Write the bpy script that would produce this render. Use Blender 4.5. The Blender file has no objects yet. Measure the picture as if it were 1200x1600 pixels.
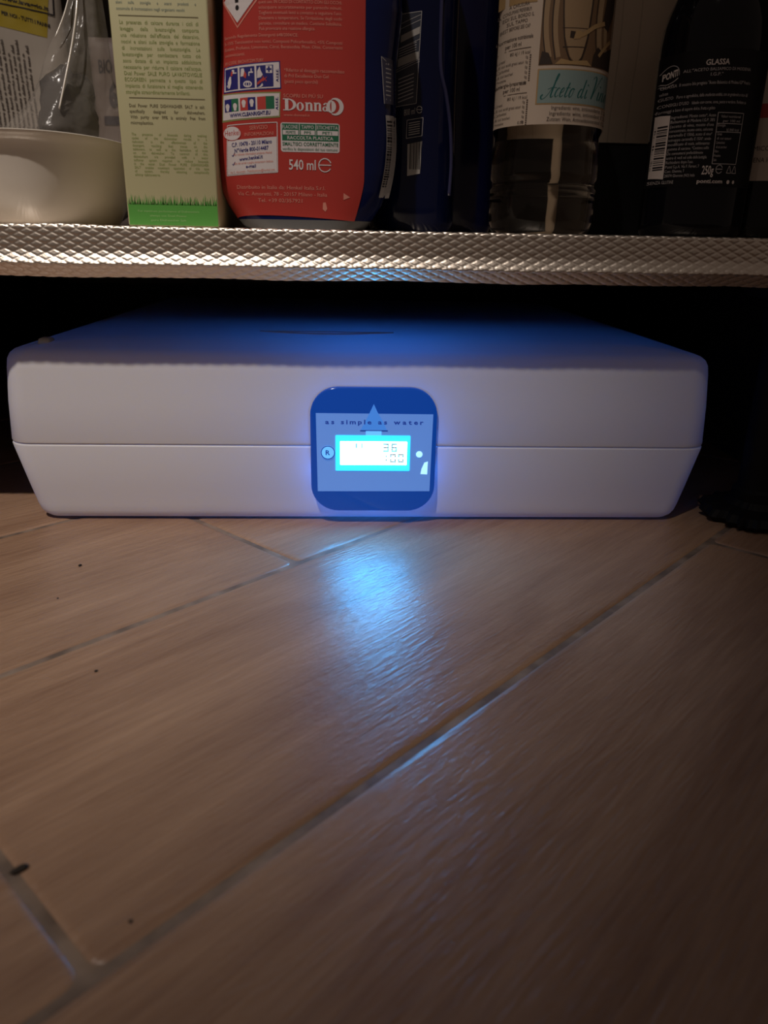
import bpy, math, random
from math import sin, cos, pi, radians as rd, sqrt
from mathutils import Vector, Matrix, noise
random.seed(7)
S = bpy.context.scene
C = S.collection

# ------------------------------------------------------------------ camera
cam = bpy.data.cameras.new('camera')
cam_ob = bpy.data.objects.new('camera', cam); C.objects.link(cam_ob)
pitch, yaw, roll = rd(19.95), rd(2.68), rd(1.07)
fh = Vector((sin(yaw), cos(yaw), 0)); zz = Vector((0, 0, 1))
F = fh * cos(pitch) - zz * sin(pitch)
R0 = Vector((cos(yaw), -sin(yaw), 0)); U0 = R0.cross(F)
R = R0 * cos(roll) + U0 * sin(roll); U = U0 * cos(roll) - R0 * sin(roll)
m = Matrix((R, U, -F)).transposed().to_4x4(); m.translation = Vector((0, 0, .17))
cam_ob.matrix_world = m
cam.sensor_fit = 'VERTICAL'; cam.sensor_height = 36.0; cam.sensor_width = 27.0
cam.lens = 1168.0 / 1600 * 36
cam.clip_start = .01; cam.clip_end = 30
cam.dof.use_dof = True; cam.dof.focus_distance = .45; cam.dof.aperture_fstop = 11
S.camera = cam_ob

# ------------------------------------------------------------------ light
S.view_settings.view_transform = 'Standard'
try: S.view_settings.look = 'None'
except Exception: pass
S.view_settings.gamma = 1; S.view_settings.exposure = 0
S.view_settings.use_curve_mapping = False
S.cycles.use_denoising = True
S.cycles.max_bounces = 8
S.cycles.sample_clamp_indirect = 4
w = bpy.data.worlds.new('world'); S.world = w; w.use_nodes = True
w.node_tree.nodes['Background'].inputs[0].default_value = (1, .74, .60, 1)
w.node_tree.nodes['Background'].inputs[1].default_value = .068

def spot(name, loc, aim, power, color, angle, blend, radius):
    l = bpy.data.lights.new(name, 'SPOT'); o = bpy.data.objects.new(name, l); C.objects.link(o)
    l.energy = power; l.color = color; l.spot_size = rd(angle); l.spot_blend = blend; l.shadow_soft_size = radius
    o.location = loc
    o.rotation_euler = (Vector(aim) - Vector(loc)).to_track_quat('-Z', 'Y').to_euler()
    return o
spot('ceiling_spot', (-.62, -.82, 2.40), (-.265, .46, .14), 172, (1, .89, .80), 22.5, 1.0, .035)

# ------------------------------------------------------------------ helpers
def mat(name, color, rough=.5, metal=0, spec=.5, emit=None, estr=1, **kw):
    m = bpy.data.materials.new(name); m.use_nodes = True
    b = m.node_tree.nodes['Principled BSDF']
    b.inputs['Base Color'].default_value = (*color, 1); b.inputs['Roughness'].default_value = rough
    b.inputs['Metallic'].default_value = metal; b.inputs['Specular IOR Level'].default_value = spec
    if emit:
        b.inputs['Emission Color'].default_value = (*emit, 1); b.inputs['Emission Strength'].default_value = estr
    for k, v in kw.items(): b.inputs[k].default_value = v
    return m
def bump(m, scale, strength, dist=.0005, detail=4, stretch=(1, 1, 1), coord='Object'):
    nt = m.node_tree; n = nt.nodes; b = n['Principled BSDF']
    tc = n.new('ShaderNodeTexCoord'); mp = n.new('ShaderNodeMapping'); nz = n.new('ShaderNodeTexNoise'); bp = n.new('ShaderNodeBump')
    mp.inputs['Scale'].default_value = stretch; nz.inputs['Scale'].default_value = scale; nz.inputs['Detail'].default_value = detail
    bp.inputs['Strength'].default_value = strength; bp.inputs['Distance'].default_value = dist
    nt.links.new(tc.outputs[coord], mp.inputs[0]); nt.links.new(mp.outputs[0], nz.inputs['Vector'])
    nt.links.new(nz.outputs[0], bp.inputs['Height']); nt.links.new(bp.outputs[0], b.inputs['Normal'])
    return nz
def tint(m, nz, c0, c1, p0=.35, p1=.65):
    nt = m.node_tree; r = nt.nodes.new('ShaderNodeValToRGB')
    r.color_ramp.elements[0].position = p0; r.color_ramp.elements[1].position = p1
    r.color_ramp.elements[0].color = (*c0, 1); r.color_ramp.elements[1].color = (*c1, 1)
    nt.links.new(nz.outputs[0], r.inputs[0]); nt.links.new(r.outputs[0], nt.nodes['Principled BSDF'].inputs['Base Color'])

def mesh(name, verts, faces, material, parent=None, smooth=False, angle=None):
    me = bpy.data.meshes.new(name); me.from_pydata([tuple(v) for v in verts], [], faces); me.update()
    if material: me.materials.append(material)
    if smooth:
        me.polygons.foreach_set('use_smooth', [True] * len(me.polygons))
        if angle:
            try: me.set_sharp_from_angle(angle=rd(angle))
            except Exception: pass
    o = bpy.data.objects.new(name, me); C.objects.link(o)
    if parent: o.parent = parent
    return o
def tag(o, label=None, cat=None, group=None, kind=None):
    if label: o['label'] = label
    if cat: o['category'] = cat
    if group: o['group'] = group
    if kind: o['kind'] = kind
    return o
def thing(name, label, cat, loc=(0, 0, 0), group=None):
    o = bpy.data.objects.new(name, None); C.objects.link(o); o.location = loc; o.empty_display_size = .01
    ROOT[o.name] = Vector(loc)
    return tag(o, label, cat, group)
ROOT = {}
def part(name, verts, faces, material, parent, smooth=False, angle=None):
    """mesh given in world coordinates, parented to a thing (or to a part) with the thing's origin"""
    off = ROOT.get(parent.name, Vector((0, 0, 0)))
    o = mesh(name, [Vector(v) - off for v in verts], faces, material, parent, smooth, angle)
    return o
def sub(name, verts, faces, material, parent_part, smooth=False, angle=None):
    off = ROOT.get(parent_part.parent.name, Vector((0, 0, 0)))
    return mesh(name, [Vector(v) - off for v in verts], faces, material, parent_part, smooth, angle)
def box(x0, x1, y0, y1, z0, z1, b=0.0):
    if b <= 0:
        v = [(x, y, z) for z in (z0, z1) for y in (y0, y1) for x in (x0, x1)]
        return v, [(0, 2, 3, 1), (4, 5, 7, 6), (0, 1, 5, 4), (2, 6, 7, 3), (0, 4, 6, 2), (1, 3, 7, 5)]
    return loft([[(x, y, z) for x, y in rrect(x0 + i, x1 - i, y0 + i, y1 - i, max(b - i, b * .3), 3)]
                 for z, i in ((z0, b), (z0 + b * .3, b * .3), (z0 + b, 0), (z1 - b, 0), (z1 - b * .3, b * .3), (z1, b))])
def rrect(x0, x1, y0, y1, r, n=8):
    p = []
    for cx, cy, a in ((x1 - r, y1 - r, 0), (x0 + r, y1 - r, 90), (x0 + r, y0 + r, 180), (x1 - r, y0 + r, 270)):
        for i in range(n + 1):
            t = rd(a + 90 * i / n); p.append((cx + r * cos(t), cy + r * sin(t)))
    return p
def loft(loops, cap=True):
    n = len(loops[0]); v = [q for l in loops for q in l]; f = []
    for k in range(len(loops) - 1):
        for i in range(n):
            j = (i + 1) % n
            f.append((k * n + i, k * n + j, (k + 1) * n + j, (k + 1) * n + i))
    if cap:
        f.append(tuple(range(n - 1, -1, -1))); f.append(tuple(range((len(loops) - 1) * n, len(loops) * n)))
    return v, f
def plate(pts, y0, y1):
    """outline in (x,z), extruded between y0 (front) and y1"""
    n = len(pts); v = [(x, y0, z) for x, z in pts] + [(x, y1, z) for x, z in pts]
    f = [tuple(range(n)), tuple(range(2 * n - 1, n - 1, -1))] + [(i, i + n, (i + 1) % n + n, (i + 1) % n) for i in range(n)]
    return v, f
def interp(tab, z):
    if z <= tab[0][0]: return list(tab[0][1:])
    for (z0, *a), (z1, *b) in zip(tab, tab[1:]):
        if z <= z1:
            k = (z - z0) / (z1 - z0); k = min(max(k, 0), 1)
            return [p + (q - p) * k for p, q in zip(a, b)]
    return list(tab[-1][1:])
def superloop(cx, cy, a, b, n, z, seg=64):
    p = []
    for i in range(seg):
        t = 2 * pi * i / seg; c, s = cos(t), sin(t)
        p.append((cx + a * math.copysign(abs(c) ** (2 / n), c), cy + b * math.copysign(abs(s) ** (2 / n), s), z))
    return p
def lathe(prof, cx, cy, seg=48, cap=True):
    return loft([[(cx + r * cos(2 * pi * i / seg), cy + r * sin(2 * pi * i / seg), z) for i in range(seg)] for r, z in prof], cap)
def tube(pts, r, seg=6):
    pts = [Vector(p) for p in pts]; loops = []
    for i, p in enumerate(pts):
        d = (pts[min(i + 1, len(pts) - 1)] - pts[max(i - 1, 0)]).normalized()
        a = d.orthogonal().normalized(); b = d.cross(a)
        loops.append([p + (a * cos(2 * pi * k / seg) + b * sin(2 * pi * k / seg)) * r for k in range(seg)])
    # keep the frames from twisting
    for k in range(1, len(loops)):
        best = min(range(seg), key=lambda s: (loops[k][s] - loops[k - 1][0]).length)
        loops[k] = loops[k][best:] + loops[k][:best]
    return loft(loops)
def catmull(p, n=6):
    q = [p[0]] + list(p) + [p[-1]]; out = []
    for i in range(1, len(q) - 2):
        for k in range(n):
            t = k / n
            out.append(tuple(.5 * (2 * b + (c - a) * t + (2 * a - 5 * b + 4 * c - d) * t * t + (3 * b - a - 3 * c + d) * t ** 3)
                             for a, b, c, d in zip(q[i - 1], q[i], q[i + 1], q[i + 2])))
    out.append(tuple(p[-1])); return out

GL = {}
def glyphs(s, bold):
    if (s, bold) not in GL:
        cu = bpy.data.curves.new('lettering', 'FONT'); cu.body = s; cu.size = 1; cu.resolution_u = 2; cu.offset = bold
        ob = bpy.data.objects.new('lettering', cu); me = bpy.data.meshes.new_from_object(ob)
        v = [(p.co.x, p.co.y) for p in me.vertices]; f = [tuple(p.vertices) for p in me.polygons]
        bpy.data.objects.remove(ob); bpy.data.curves.remove(cu); bpy.data.meshes.remove(me)
        x0 = min((p[0] for p in v), default=0); x1 = max((p[0] for p in v), default=.3)
        GL[(s, bold)] = ([(p[0] - x0, p[1]) for p in v], f, x1 - x0)
    return GL[(s, bold)]
class Ink:
    """flat print laid out in millimetres of the item's front (x, z), then laid onto its surface"""
    def __init__(self): self.v = []; self.f = []
    def add(self, v, f):
        n = len(self.v); self.v += v; self.f += [tuple(i + n for i in q) for q in f]; return self
    def rect(self, x0, z0, x1, z1, step=2.5, slope=0):
        nx = max(1, int(abs(x1 - x0) / step + .99)); nz = max(1, int(abs(z1 - z0) / step + .99))
        v = [(x0 + (x1 - x0) * i / nx, z0 + (z1 - z0) * j / nz + slope * (x1 - x0) * i / nx) for j in range(nz + 1) for i in range(nx + 1)]
        f = [(j * (nx + 1) + i, j * (nx + 1) + i + 1, (j + 1) * (nx + 1) + i + 1, (j + 1) * (nx + 1) + i) for j in range(nz) for i in range(nx)]
        return self.add(v, f)
    def quad(self, a, b, c, d, nx=12, nz=8):
        """a bottom-left, b bottom-right, c top-right, d top-left"""
        v = []
        for j in range(nz + 1):
            for i in range(nx + 1):
                s, t = i / nx, j / nz
                v.append(tuple((1 - t) * ((1 - s) * a[k] + s * b[k]) + t * ((1 - s) * d[k] + s * c[k]) for k in (0, 1)))
        f = [(j * (nx + 1) + i, j * (nx + 1) + i + 1, (j + 1) * (nx + 1) + i + 1, (j + 1) * (nx + 1) + i) for j in range(nz) for i in range(nx)]
        return self.add(v, f)
    def frame(self, a, b, c, d, w):
        for p, q in ((a, b), (b, c), (c, d), (d, a)): self.stroke([p, q], w, smooth=False)
        return self
    def poly(self, pts):
        n = len(pts); c = (sum(p[0] for p in pts) / n, sum(p[1] for p in pts) / n)
        return self.add([c] + list(pts), [(0, i + 1, (i + 1) % n + 1) for i in range(n)])
    def rounded(self, x0, z0, x1, z1, r): return self.poly(rrect(x0, x1, z0, z1, r, 4))
    def disc(self, x, z, rx, rz=None, n=20): return self.poly([(x + rx * cos(2 * pi * i / n), z + (rz or rx) * sin(2 * pi * i / n)) for i in range(n)])
    def ring(self, x, z, rx, rz, ix, iz, dx=0, a0=0, a1=360, n=28):
        v = []; f = []
        for i in range(n + 1):
            t = rd(a0 + (a1 - a0) * i / n); v += [(x + rx * cos(t), z + rz * sin(t)), (x + dx + ix * cos(t), z + iz * sin(t))]
        f = [(2 * i, 2 * i + 2, 2 * i + 3, 2 * i + 1) for i in range(n)]
        return self.add(v, f)
    def stroke(self, pts, w, thin=None, smooth=True):
        p = catmull(pts) if smooth and len(pts) > 2 else list(pts)
        if not smooth or len(pts) == 2:
            q = []
            for a, b in zip(p, p[1:]):
                k = max(1, int(math.dist(a, b) / 3)); q += [(a[0] + (b[0] - a[0]) * i / k, a[1] + (b[1] - a[1]) * i / k) for i in range(k)]
            p = q + [p[-1]]
        v = []
        for i in range(len(p)):
            dx = p[min(i + 1, len(p) - 1)][0] - p[max(i - 1, 0)][0]; dz = p[min(i + 1, len(p) - 1)][1] - p[max(i - 1, 0)][1]
            l = math.hypot(dx, dz) or 1; ww = w
            if thin: ww = thin + (w - thin) * max(0, -dz / l)
            v += [(p[i][0] - dz / l * ww / 2, p[i][1] + dx / l * ww / 2), (p[i][0] + dz / l * ww / 2, p[i][1] - dx / l * ww / 2)]
        return self.add(v, [(2 * i, 2 * i + 1, 2 * i + 3, 2 * i + 2) for i in range(len(p) - 1)])
    def text(self, s, x0, z0, x1=None, cap=2, z1=None, bold=0, cond=.8, just=False, rot=0, shear=0, center=None):
        sy = cap / .72; L = x1 - x0 if x1 is not None else None
        if rot:
            v, f, wd = glyphs(s, bold); sx = L / wd if L else sy * cond; c, q = cos(rd(rot)), sin(rd(rot))
            return self.add([(x0 + p[0] * sx * c - p[1] * sy * q, z0 + p[0] * sx * q + p[1] * sy * c) for p in v], f)
        if just and L:
            words = s.split(' '); gs = [glyphs(t, bold) for t in words]; tot = sum(g[2] for g in gs)
            sx = min(sy * .86, L / (tot + .22 * (len(words) - 1)))
            gap = (L - tot * sx) / max(1, len(words) - 1); x = x0
            for v, f, wd in gs:
                self.add([(x + p[0] * sx, z0 + (z1 - z0 if z1 is not None else 0) * (x + p[0] * sx - x0) / L + p[1] * sy) for p in v], f); x += wd * sx + gap
            return self
        v, f, wd = glyphs(s, bold); sx = L / wd if L else sy * cond
        if center is not None: x0 = center - wd * sx / 2
        sl = (z1 - z0) / L if (z1 is not None and L) else 0
        return self.add([(x0 + p[0] * sx + shear * p[1] * sy, z0 + sl * p[0] * sx + p[1] * sy) for p in v], f)
    def build(self, name, material, parent, surf, off=.15, level='part'):
        big = [q for q in self.f if max(math.dist(self.v[q[i]], self.v[q[i - 1]]) for i in range(len(q))) > 3.2]
        if big:
            keep = [q for q in self.f if q not in set(big)]
            tris = [(q[0], q[i], q[i + 1]) for q in big for i in range(1, len(q) - 1)]
            while tris:
                t = tris.pop(); d = [(math.dist(self.v[t[i]], self.v[t[(i + 1) % 3]]), i) for i in range(3)]; l, i = max(d)
                if l < 3.0: keep.append(t); continue
                a, b, c = t[i], t[(i + 1) % 3], t[(i + 2) % 3]
                self.v.append(((self.v[a][0] + self.v[b][0]) / 2, (self.v[a][1] + self.v[b][1]) / 2)); n = len(self.v) - 1
                tris += [(a, n, c), (n, b, c)]
            self.f = keep
        vv = []
        for x, z in self.v:
            X, Z = x / 1000, z / 1000
            q = surf(X, Z)
            vv.append((X, q - off / 1000, Z) if not isinstance(q, tuple) else q)
        return (part if level == 'part' else sub)(name, vv, self.f, material, parent)

# ------------------------------------------------------------------ materials
def tile_material():
    m = bpy.data.materials.new('wood_look_tile'); m.use_nodes = True; nt = m.node_tree; n = nt.nodes; b = n['Principled BSDF']
    tc = n.new('ShaderNodeTexCoord'); oi = n.new('ShaderNodeObjectInfo'); ad = n.new('ShaderNodeVectorMath'); ad.operation = 'ADD'
    sc = n.new('ShaderNodeVectorMath'); sc.operation = 'SCALE'; sc.inputs[0].default_value = (3, 7, 5)
    nt.links.new(oi.outputs['Random'], sc.inputs['Scale'])
    nt.links.new(tc.outputs['Object'], ad.inputs[0]); nt.links.new(sc.outputs[0], ad.inputs[1])
    def nz(stretch, scale, detail, rough=.6, dist=0):
        mp = n.new('ShaderNodeMapping'); mp.inputs['Scale'].default_value = stretch; t = n.new('ShaderNodeTexNoise')
        t.inputs['Scale'].default_value = scale; t.inputs['Detail'].default_value = detail; t.inputs['Roughness'].default_value = rough; t.inputs['Distortion'].default_value = dist
        nt.links.new(ad.outputs[0], mp.inputs[0]); nt.links.new(mp.outputs[0], t.inputs['Vector']); return t
    big = nz((2, 9, 1), 2.2, 5, .6, .6); fine = nz((8, 130, 1), 3, 5, .7); pores = nz((45, 420, 1), 2.0, 2, .5); lumps = nz((.8, 1.9, 1), 260, 3, .6)
    r = n.new('ShaderNodeValToRGB'); e = r.color_ramp.elements
    e[0].position = .36; e[0].color = (.235, .132, .083, 1); e[1].position = .66; e[1].color = (.43, .272, .178, 1)
    mx = n.new('ShaderNodeMath'); mx.operation = 'MULTIPLY_ADD'; mx.inputs[1].default_value = .42
    nt.links.new(fine.outputs[0], mx.inputs[0]); 
    mb = n.new('ShaderNodeMath'); mb.operation = 'MULTIPLY'; mb.inputs[1].default_value = .58
    nt.links.new(big.outputs[0], mb.inputs[0]); nt.links.new(mb.outputs[0], mx.inputs[2]); nt.links.new(mx.outputs[0], r.inputs[0])
    nt.links.new(r.outputs[0], b.inputs['Base Color'])
    b.inputs['Roughness'].default_value = .38; b.inputs['Specular IOR Level'].default_value = .8
    b1 = n.new('ShaderNodeBump'); b1.inputs['Strength'].default_value = .45; b1.inputs['Distance'].default_value = .0008
    b2 = n.new('ShaderNodeBump'); b2.inputs['Strength'].default_value = .30; b2.inputs['Distance'].default_value = .0009
    nt.links.new(pores.outputs[0], b1.inputs['Height']); nt.links.new(lumps.outputs[0], b2.inputs['Height'])
    nt.links.new(b1.outputs[0], b2.inputs['Normal']); nt.links.new(b2.outputs[0], b.inputs['Normal'])
    return m
M_tile = tile_material()
M_grout = mat('grey_grout', (.24, .175, .135), .4); nz_ = bump(M_grout, 60, .25, .0003); tint(M_grout, nz_, (.13, .095, .075), (.30, .225, .175))
M_wall = mat('dark_plaster', (.03, .029, .03), .9); bump(M_wall, 80, .2)
M_foil = mat('embossed_foil', (.80, .72, .63), .40, 1.0); bump(M_foil, 300, .12, .0003)
M_board = mat('melamine_board', (.10, .085, .07), .6); bump(M_board, 60, .1)
M_black = mat('black_plastic', (.005, .005, .006), .6, spec=.2); bump(M_black, 200, .2)
M_shell = mat('white_plastic', (.80, .785, .78), .42); bump(M_shell, 700, .06, .0002)
def translucent(m, fac, color):
    n = m.node_tree.nodes; out = n['Material Output']; b = n['Principled BSDF']
    t = n.new('ShaderNodeBsdfTranslucent'); t.inputs[0].default_value = (*color, 1); x = n.new('ShaderNodeMixShader'); x.inputs[0].default_value = fac
    l = m.node_tree.links; l.new(b.outputs[0], x.inputs[1]); l.new(t.outputs[0], x.inputs[2]); l.new(x.outputs[0], out.inputs[0])
translucent(M_shell, .10, (.85, .85, .85))  # translucency added so the halo lamps show through the housing

# ------------------------------------------------------------------ floor: wood-look tiles laid on the diagonal
floor = mesh('floor', *box(-1.1, 1.1, -.9, 1.05, -.02, -.0009), M_grout); tag(floor, kind='structure')
s2 = sqrt(.5)
def tile_mesh():
    L, W = .6 - .0026, .15355 - .0026
    loops = [[(x, y, z) for x, y in rrect(-L / 2 + i, L / 2 - i, -W / 2 + i, W / 2 - i, max(.0045 - i, .001), 3)]
             for z, i in ((-.006, 0), (-.0012, 0), (-.0007, .0005), (-.00032, .0013), (-.0001, .0023), (0, .0036))]
    v, f = loft(loops); me = bpy.data.meshes.new('tile'); me.from_pydata(v, [], f[:-2] + [f[-1]]); me.materials.append(M_tile); me.polygons.foreach_set('use_smooth', [True] * len(me.polygons))
    return me
TM = tile_mesh()
for k in range(-7, 7):
    u = -.140 + .15355 * (k + .5); j0 = .451 - .2 * k
    for q in range(-6, 7):
        t = j0 + .6 * q - .3
        x, y = (t + u) * s2, (t - u) * s2
        if abs(x) < .78 and -.45 < y < 1.15 and math.hypot(x, y - .35) < .88:
            o = bpy.data.objects.new('tile', TM); C.objects.link(o); o.parent = floor
            o.location = (x, y, random.uniform(-.0002, .0)); o.rotation_euler = (0, 0, rd(45))
wall = mesh('wall_back', *box(-1.1, 1.1, 1.05, 1.10, -.02, .95), M_wall); tag(wall, kind='structure')

for nm, xa, xb in (('light_block_left', -.47, -.4185), ('light_block_right', .3285, .38)):
    tag(mesh(nm, *box(xa, xb, .44, 1.05, -.002, .95), M_wall), kind='structure')  # dark side slabs added to keep side light from under the cabinet

# ------------------------------------------------------------------ sink cabinet
cab = thing('kitchen_cabinet', 'base cabinet on black legs holding the bottles above the white appliance', 'cabinet', (0, .68, 0))
part('bottom_panel', *box(-.40, .31, .4225, .96, .1575, .1735), M_board, cab)
part('side_panel', *box(-.418, -.40, .4225, .98, .1575, .86), M_board, cab)
part('side_panel', *box(.31, .328, .4225, .98, .1575, .86), M_board, cab)
part('back_panel', *box(-.40, .31, .96, .98, .1575, .86), M_board, cab)
part('top_panel', *box(-.418, .328, .4225, .98, .86, .88), M_board, cab)
for lx, ly in ((.2700, .4600), (-.36, .4600), (.27, .92), (-.36, .92)):
    lg = part('leg', *lathe([(.0165, .008), (.0165, .02), (.014, .022), (.014, .12), (.0165, .124), (.0165, .14), (.030, .143), (.030, .1575)], lx, ly, 24), M_black, cab, True, 40)
    lp = []
    for rr, z in ((.030, .0003), (.034, .004), (.031, .0085), (.020, .0105), (.0165, .014)):
        lp.append([(lx + rr * (1 + (.24 * noise.noise((cos(a * 2 * pi / 90) * 3, sin(a * 2 * pi / 90) * 3, 3)) + .12 * noise.noise((cos(a * 2 * pi / 90) * 14, sin(a * 2 * pi / 90) * 14, 3))) * (1 if z < .01 else .2)) * cos(a * 2 * pi / 90),
                    ly + rr * (1 + (.24 * noise.noise((cos(a * 2 * pi / 90) * 3, sin(a * 2 * pi / 90) * 3, 3)) + .12 * noise.noise((cos(a * 2 * pi / 90) * 14, sin(a * 2 * pi / 90) * 14, 3))) * (1 if z < .01 else .2)) * sin(a * 2 * pi / 90), z) for a in range(90)])
    sub('foot', *loft(lp), M_black, lg)

# embossed aluminium mat: lies on the shelf, wraps round its front edge, ends in a lip under it
def foil_mat():
    prof = [(.64, .1745), (.48, .1745), (.44, .1746)]
    for i in range(7):
        a = rd(90 * i / 6); prof.append((.4205 + .0012 - .0012 * sin(a), .1734 + .0012 * cos(a)))
    n = 34
    for i in range(1, n + 1):
        z = .1734 - (.1734 - .1562) * i / n
        prof.append((.4205 - .0026 * max(0, (i / n - .62) / .38) ** 1.6, z))
    y, z = prof[-1]
    for i in range(1, 5):
        a = rd(100 * i / 4); prof.append((y + .0007 * (1 - cos(a)), z - .0007 * sin(a)))
    y, z = prof[-1]
    for i in range(1, 15): prof.append((y + .0046 * i / 14, z - .0062 * i / 14))
    d = [0]
    for a, b in zip(prof, prof[1:]): d.append(d[-1] + math.dist(a, b))
    i0 = 9; base = d[i0]
    x0, x1, st = -.39, .305, .00055; nx = int((x1 - x0) / st)
    nor = []
    for i in range(len(prof)):
        a, b = prof[max(i - 1, 0)], prof[min(i + 1, len(prof) - 1)]; l = math.dist(a, b) or 1
        nor.append((-(a[1] - b[1]) / l if True else 0, -(b[0] - a[0]) / l))
    v = []; f = []
    for i, (py, pz) in enumerate(prof):
        a, b = prof[max(i - 1, 0)], prof[min(i + 1, len(prof) - 1)]; l = math.dist(a, b) or 1
        ty, tz = (b[0] - a[0]) / l, (b[1] - a[1]) / l; ny, nz_ = tz, -ty     # outward: towards -y on the front
        s = d[i] - base
        for j in range(nx + 1):
            x = x0 + st * j
            p = x / .0084; q = s / .0041
            a1 = abs(((p + q) % 1) - .5) * 2; b1 = abs(((p - q) % 1) - .5) * 2
            e = min(1 - a1, 1 - b1)          # 0 on the grooves
            e = min(1, max(0, (e - .10) / .26)); e = e * e * (3 - 2 * e)
            h = .00034 * e
            wob = .00045 * noise.noise((x * 17, 0, 0)) + .0002 * noise.noise((x * 60, 2, 0))
            k = max(0, (s - .010) / .014)
            wz = wob * min(1, k) * 1.6
            top = .0007 * math.exp(-((x + .152) / .02) ** 2) if .437 > py > .4206 and pz > .1735 else 0
            v.append((x, py + ny * h + wob * .4 * min(1, max(0, s / .01)), pz + nz_ * h + wz + top))
    for i in range(len(prof) - 1):
        for j in range(nx):
            a = i * (nx + 1) + j; f.append((a, a + nx + 1, a + nx + 2, a + 1))
    o = mesh('shelf_liner', v, f, M_foil, None, True)
    return tag(o, 'silver diamond-embossed metal foil mat wrapped over the front edge of the shelf', 'shelf liner')
foil_mat()

# ------------------------------------------------------------------ white under-sink appliance with lit display
dev = thing('water_purifier', 'flat white plastic appliance with glowing blue display lying on the floor', 'appliance', (.008, .65, 0))
def shell(levels, rim):
    v, f = loft([[(x, y, z) for x, y in rrect(-.2105 + i, .2265 - i, .4475 + .4 * i, .86 - i, max(.016 - .4 * i, .006), 8)] for z, i in levels])
    return v, (f[:-1] if rim == 'open_top' else f[:-2] + f[-1:])
part('lower_shell', *shell([(.0012, .0210), (.0018, .0165), (.0035, .0135), (.0062, .0115), (.010, .0102), (.022, .0070), (.049, .0003), (.0500, .0008), (.0503, .0026), (.0525, .0030)], 'open_top'), M_shell, dev, True, 60)
part('lid', *shell([(.0505, .0022), (.0507, .0008), (.0515, .0003), (.075, .0016), (.095, .0036), (.1005, .0046), (.1036, .0064), (.1058, .0094), (.1071, .0130),
                    (.1080, .0180), (.1100, .030), (.1116, .047), (.1124, .075)], 'open_bottom'), M_shell, dev, True, 60)
part('lid_tab', *box(-.1865, -.1785, .4585, .4680, .1060, .1122, .0022), M_shell, dev, True, 60)
part('handle_rim', *tube([(-.060 + .0875 * t, .505 - .012 * sin(pi * t), .1126) for t in [i / 16 for i in range(17)]], .0007), M_shell, dev, True)
part('handle_rim', *tube([(-.060, .505, .1126), (.0275, .505, .1126)], .0006), M_shell, dev, True)
bl_ = bpy.data.lights.new('halo_lamp', 'POINT'); bo_ = bpy.data.objects.new('halo_lamp', bl_); C.objects.link(bo_)
bl_.energy = .20; bl_.color = (.02, .20, 1.0); bl_.shadow_soft_size = .008; bo_.location = (.0137, .472, .046)     # unseen lamp added inside the housing, imitates the glare round the display
for i_ in range(10):      # more added lamps in the housing, for the blue halo round the display
    a_ = 2 * pi * (i_ + .5) / 10; l_ = bpy.data.lights.new('halo_point', 'POINT'); o_ = bpy.data.objects.new('halo_point', l_); C.objects.link(o_)
    l_.energy = .026; l_.color = (.02, .20, 1.0); l_.shadow_soft_size = .003
    o_.location = (.0137 + .034 * max(-1, min(1, 1.25 * cos(a_))), .460, .0453 + .026 * max(-1, min(1, 1.25 * sin(a_))))
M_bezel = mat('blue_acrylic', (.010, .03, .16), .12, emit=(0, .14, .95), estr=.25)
M_panel = mat('printed_screen', (.18, .26, .36), .25, emit=(.09, .30, 1.0), estr=.50)  # emission also carries the blue bloom round the lit screen
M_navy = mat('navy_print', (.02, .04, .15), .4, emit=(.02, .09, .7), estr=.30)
M_frame = mat('lit_frame', (.05, .4, .5), .3, emit=(.04, .84, 1.5), estr=1.0)
M_lcd = mat('lit_screen', (.5, .6, .7), .3, emit=(3.0, 28.0, 66.0), estr=1.0)
M_digit = mat('faint_digit', (.5, .5, .5), .3, emit=(.12, .14, .15), estr=1.0)
M_tab = mat('lit_tab', (.2, .4, .6), .3, emit=(.09, .42, 1.0), estr=1.0)
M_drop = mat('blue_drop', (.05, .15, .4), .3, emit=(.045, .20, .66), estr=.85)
M_led = mat('white_led', (.5, .6, .7), .3, emit=(.38, .85, 1.3), estr=1.0)
bz = [(.4490, 0), (.4452, 0), (.4446, .0004), (.4443, .0012)]
bl = [[(x, y, z) for x, z in rrect(-.0249 + i, .0522 - i, .0092 + i, .0873 - i, .0168 - i, 10)] for y, i in bz]
part('inner_baffle', *box(-.17, .19, .545, .83, .012, .085, .004), M_black, dev)  # unseen black block added to soak up the lamps' light in the housing
v_, f_ = loft(bl); bez = part('bezel', v_, f_, M_bezel, dev, True, 40)
FY = lambda x, z: .4443
Ink().quad((-20.8, 22.3), (49.1, 22.6), (49.6, 71.6), (-21.4, 71.8)).build('printed_panel', M_panel, dev, FY, .10)
k = Ink(); tx = 'as simple as water'; gs = [glyphs(c, .03) for c in tx]; sy_ = 2.75 / .72; adv = [(1.4 if c == ' ' else g_[2] * sy_ * 1.35) for c, g_ in zip(tx, gs)]
gap_ = (59.6 - sum(adv)) / (len(tx) - 1); x_ = -15.8
for c, g_, a_ in zip(tx, gs, adv):
    if c != ' ': k.add([(x_ + p[0] * sy_ * 1.35, 65.2 + p[1] * sy_) for p in g_[0]], g_[1])
    x_ += a_ + gap_
k.rect(5.4, 60.7, 22.2, 61.5)
k.build('lettering', M_navy, dev, FY, .20)
Ink().poly([(5.6, 61.6), (8.3, 66.6), (11.2, 72.6), (13.5, 77.6), (15.8, 72.6), (19.4, 66.6), (21.6, 61.6)]).build('drop_logo', M_drop, dev, FY, .15)
Ink().rect(8.8, 57.9, 18.4, 61.0).build('lit_tab', M_tab, dev, FY, .25)
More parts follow.
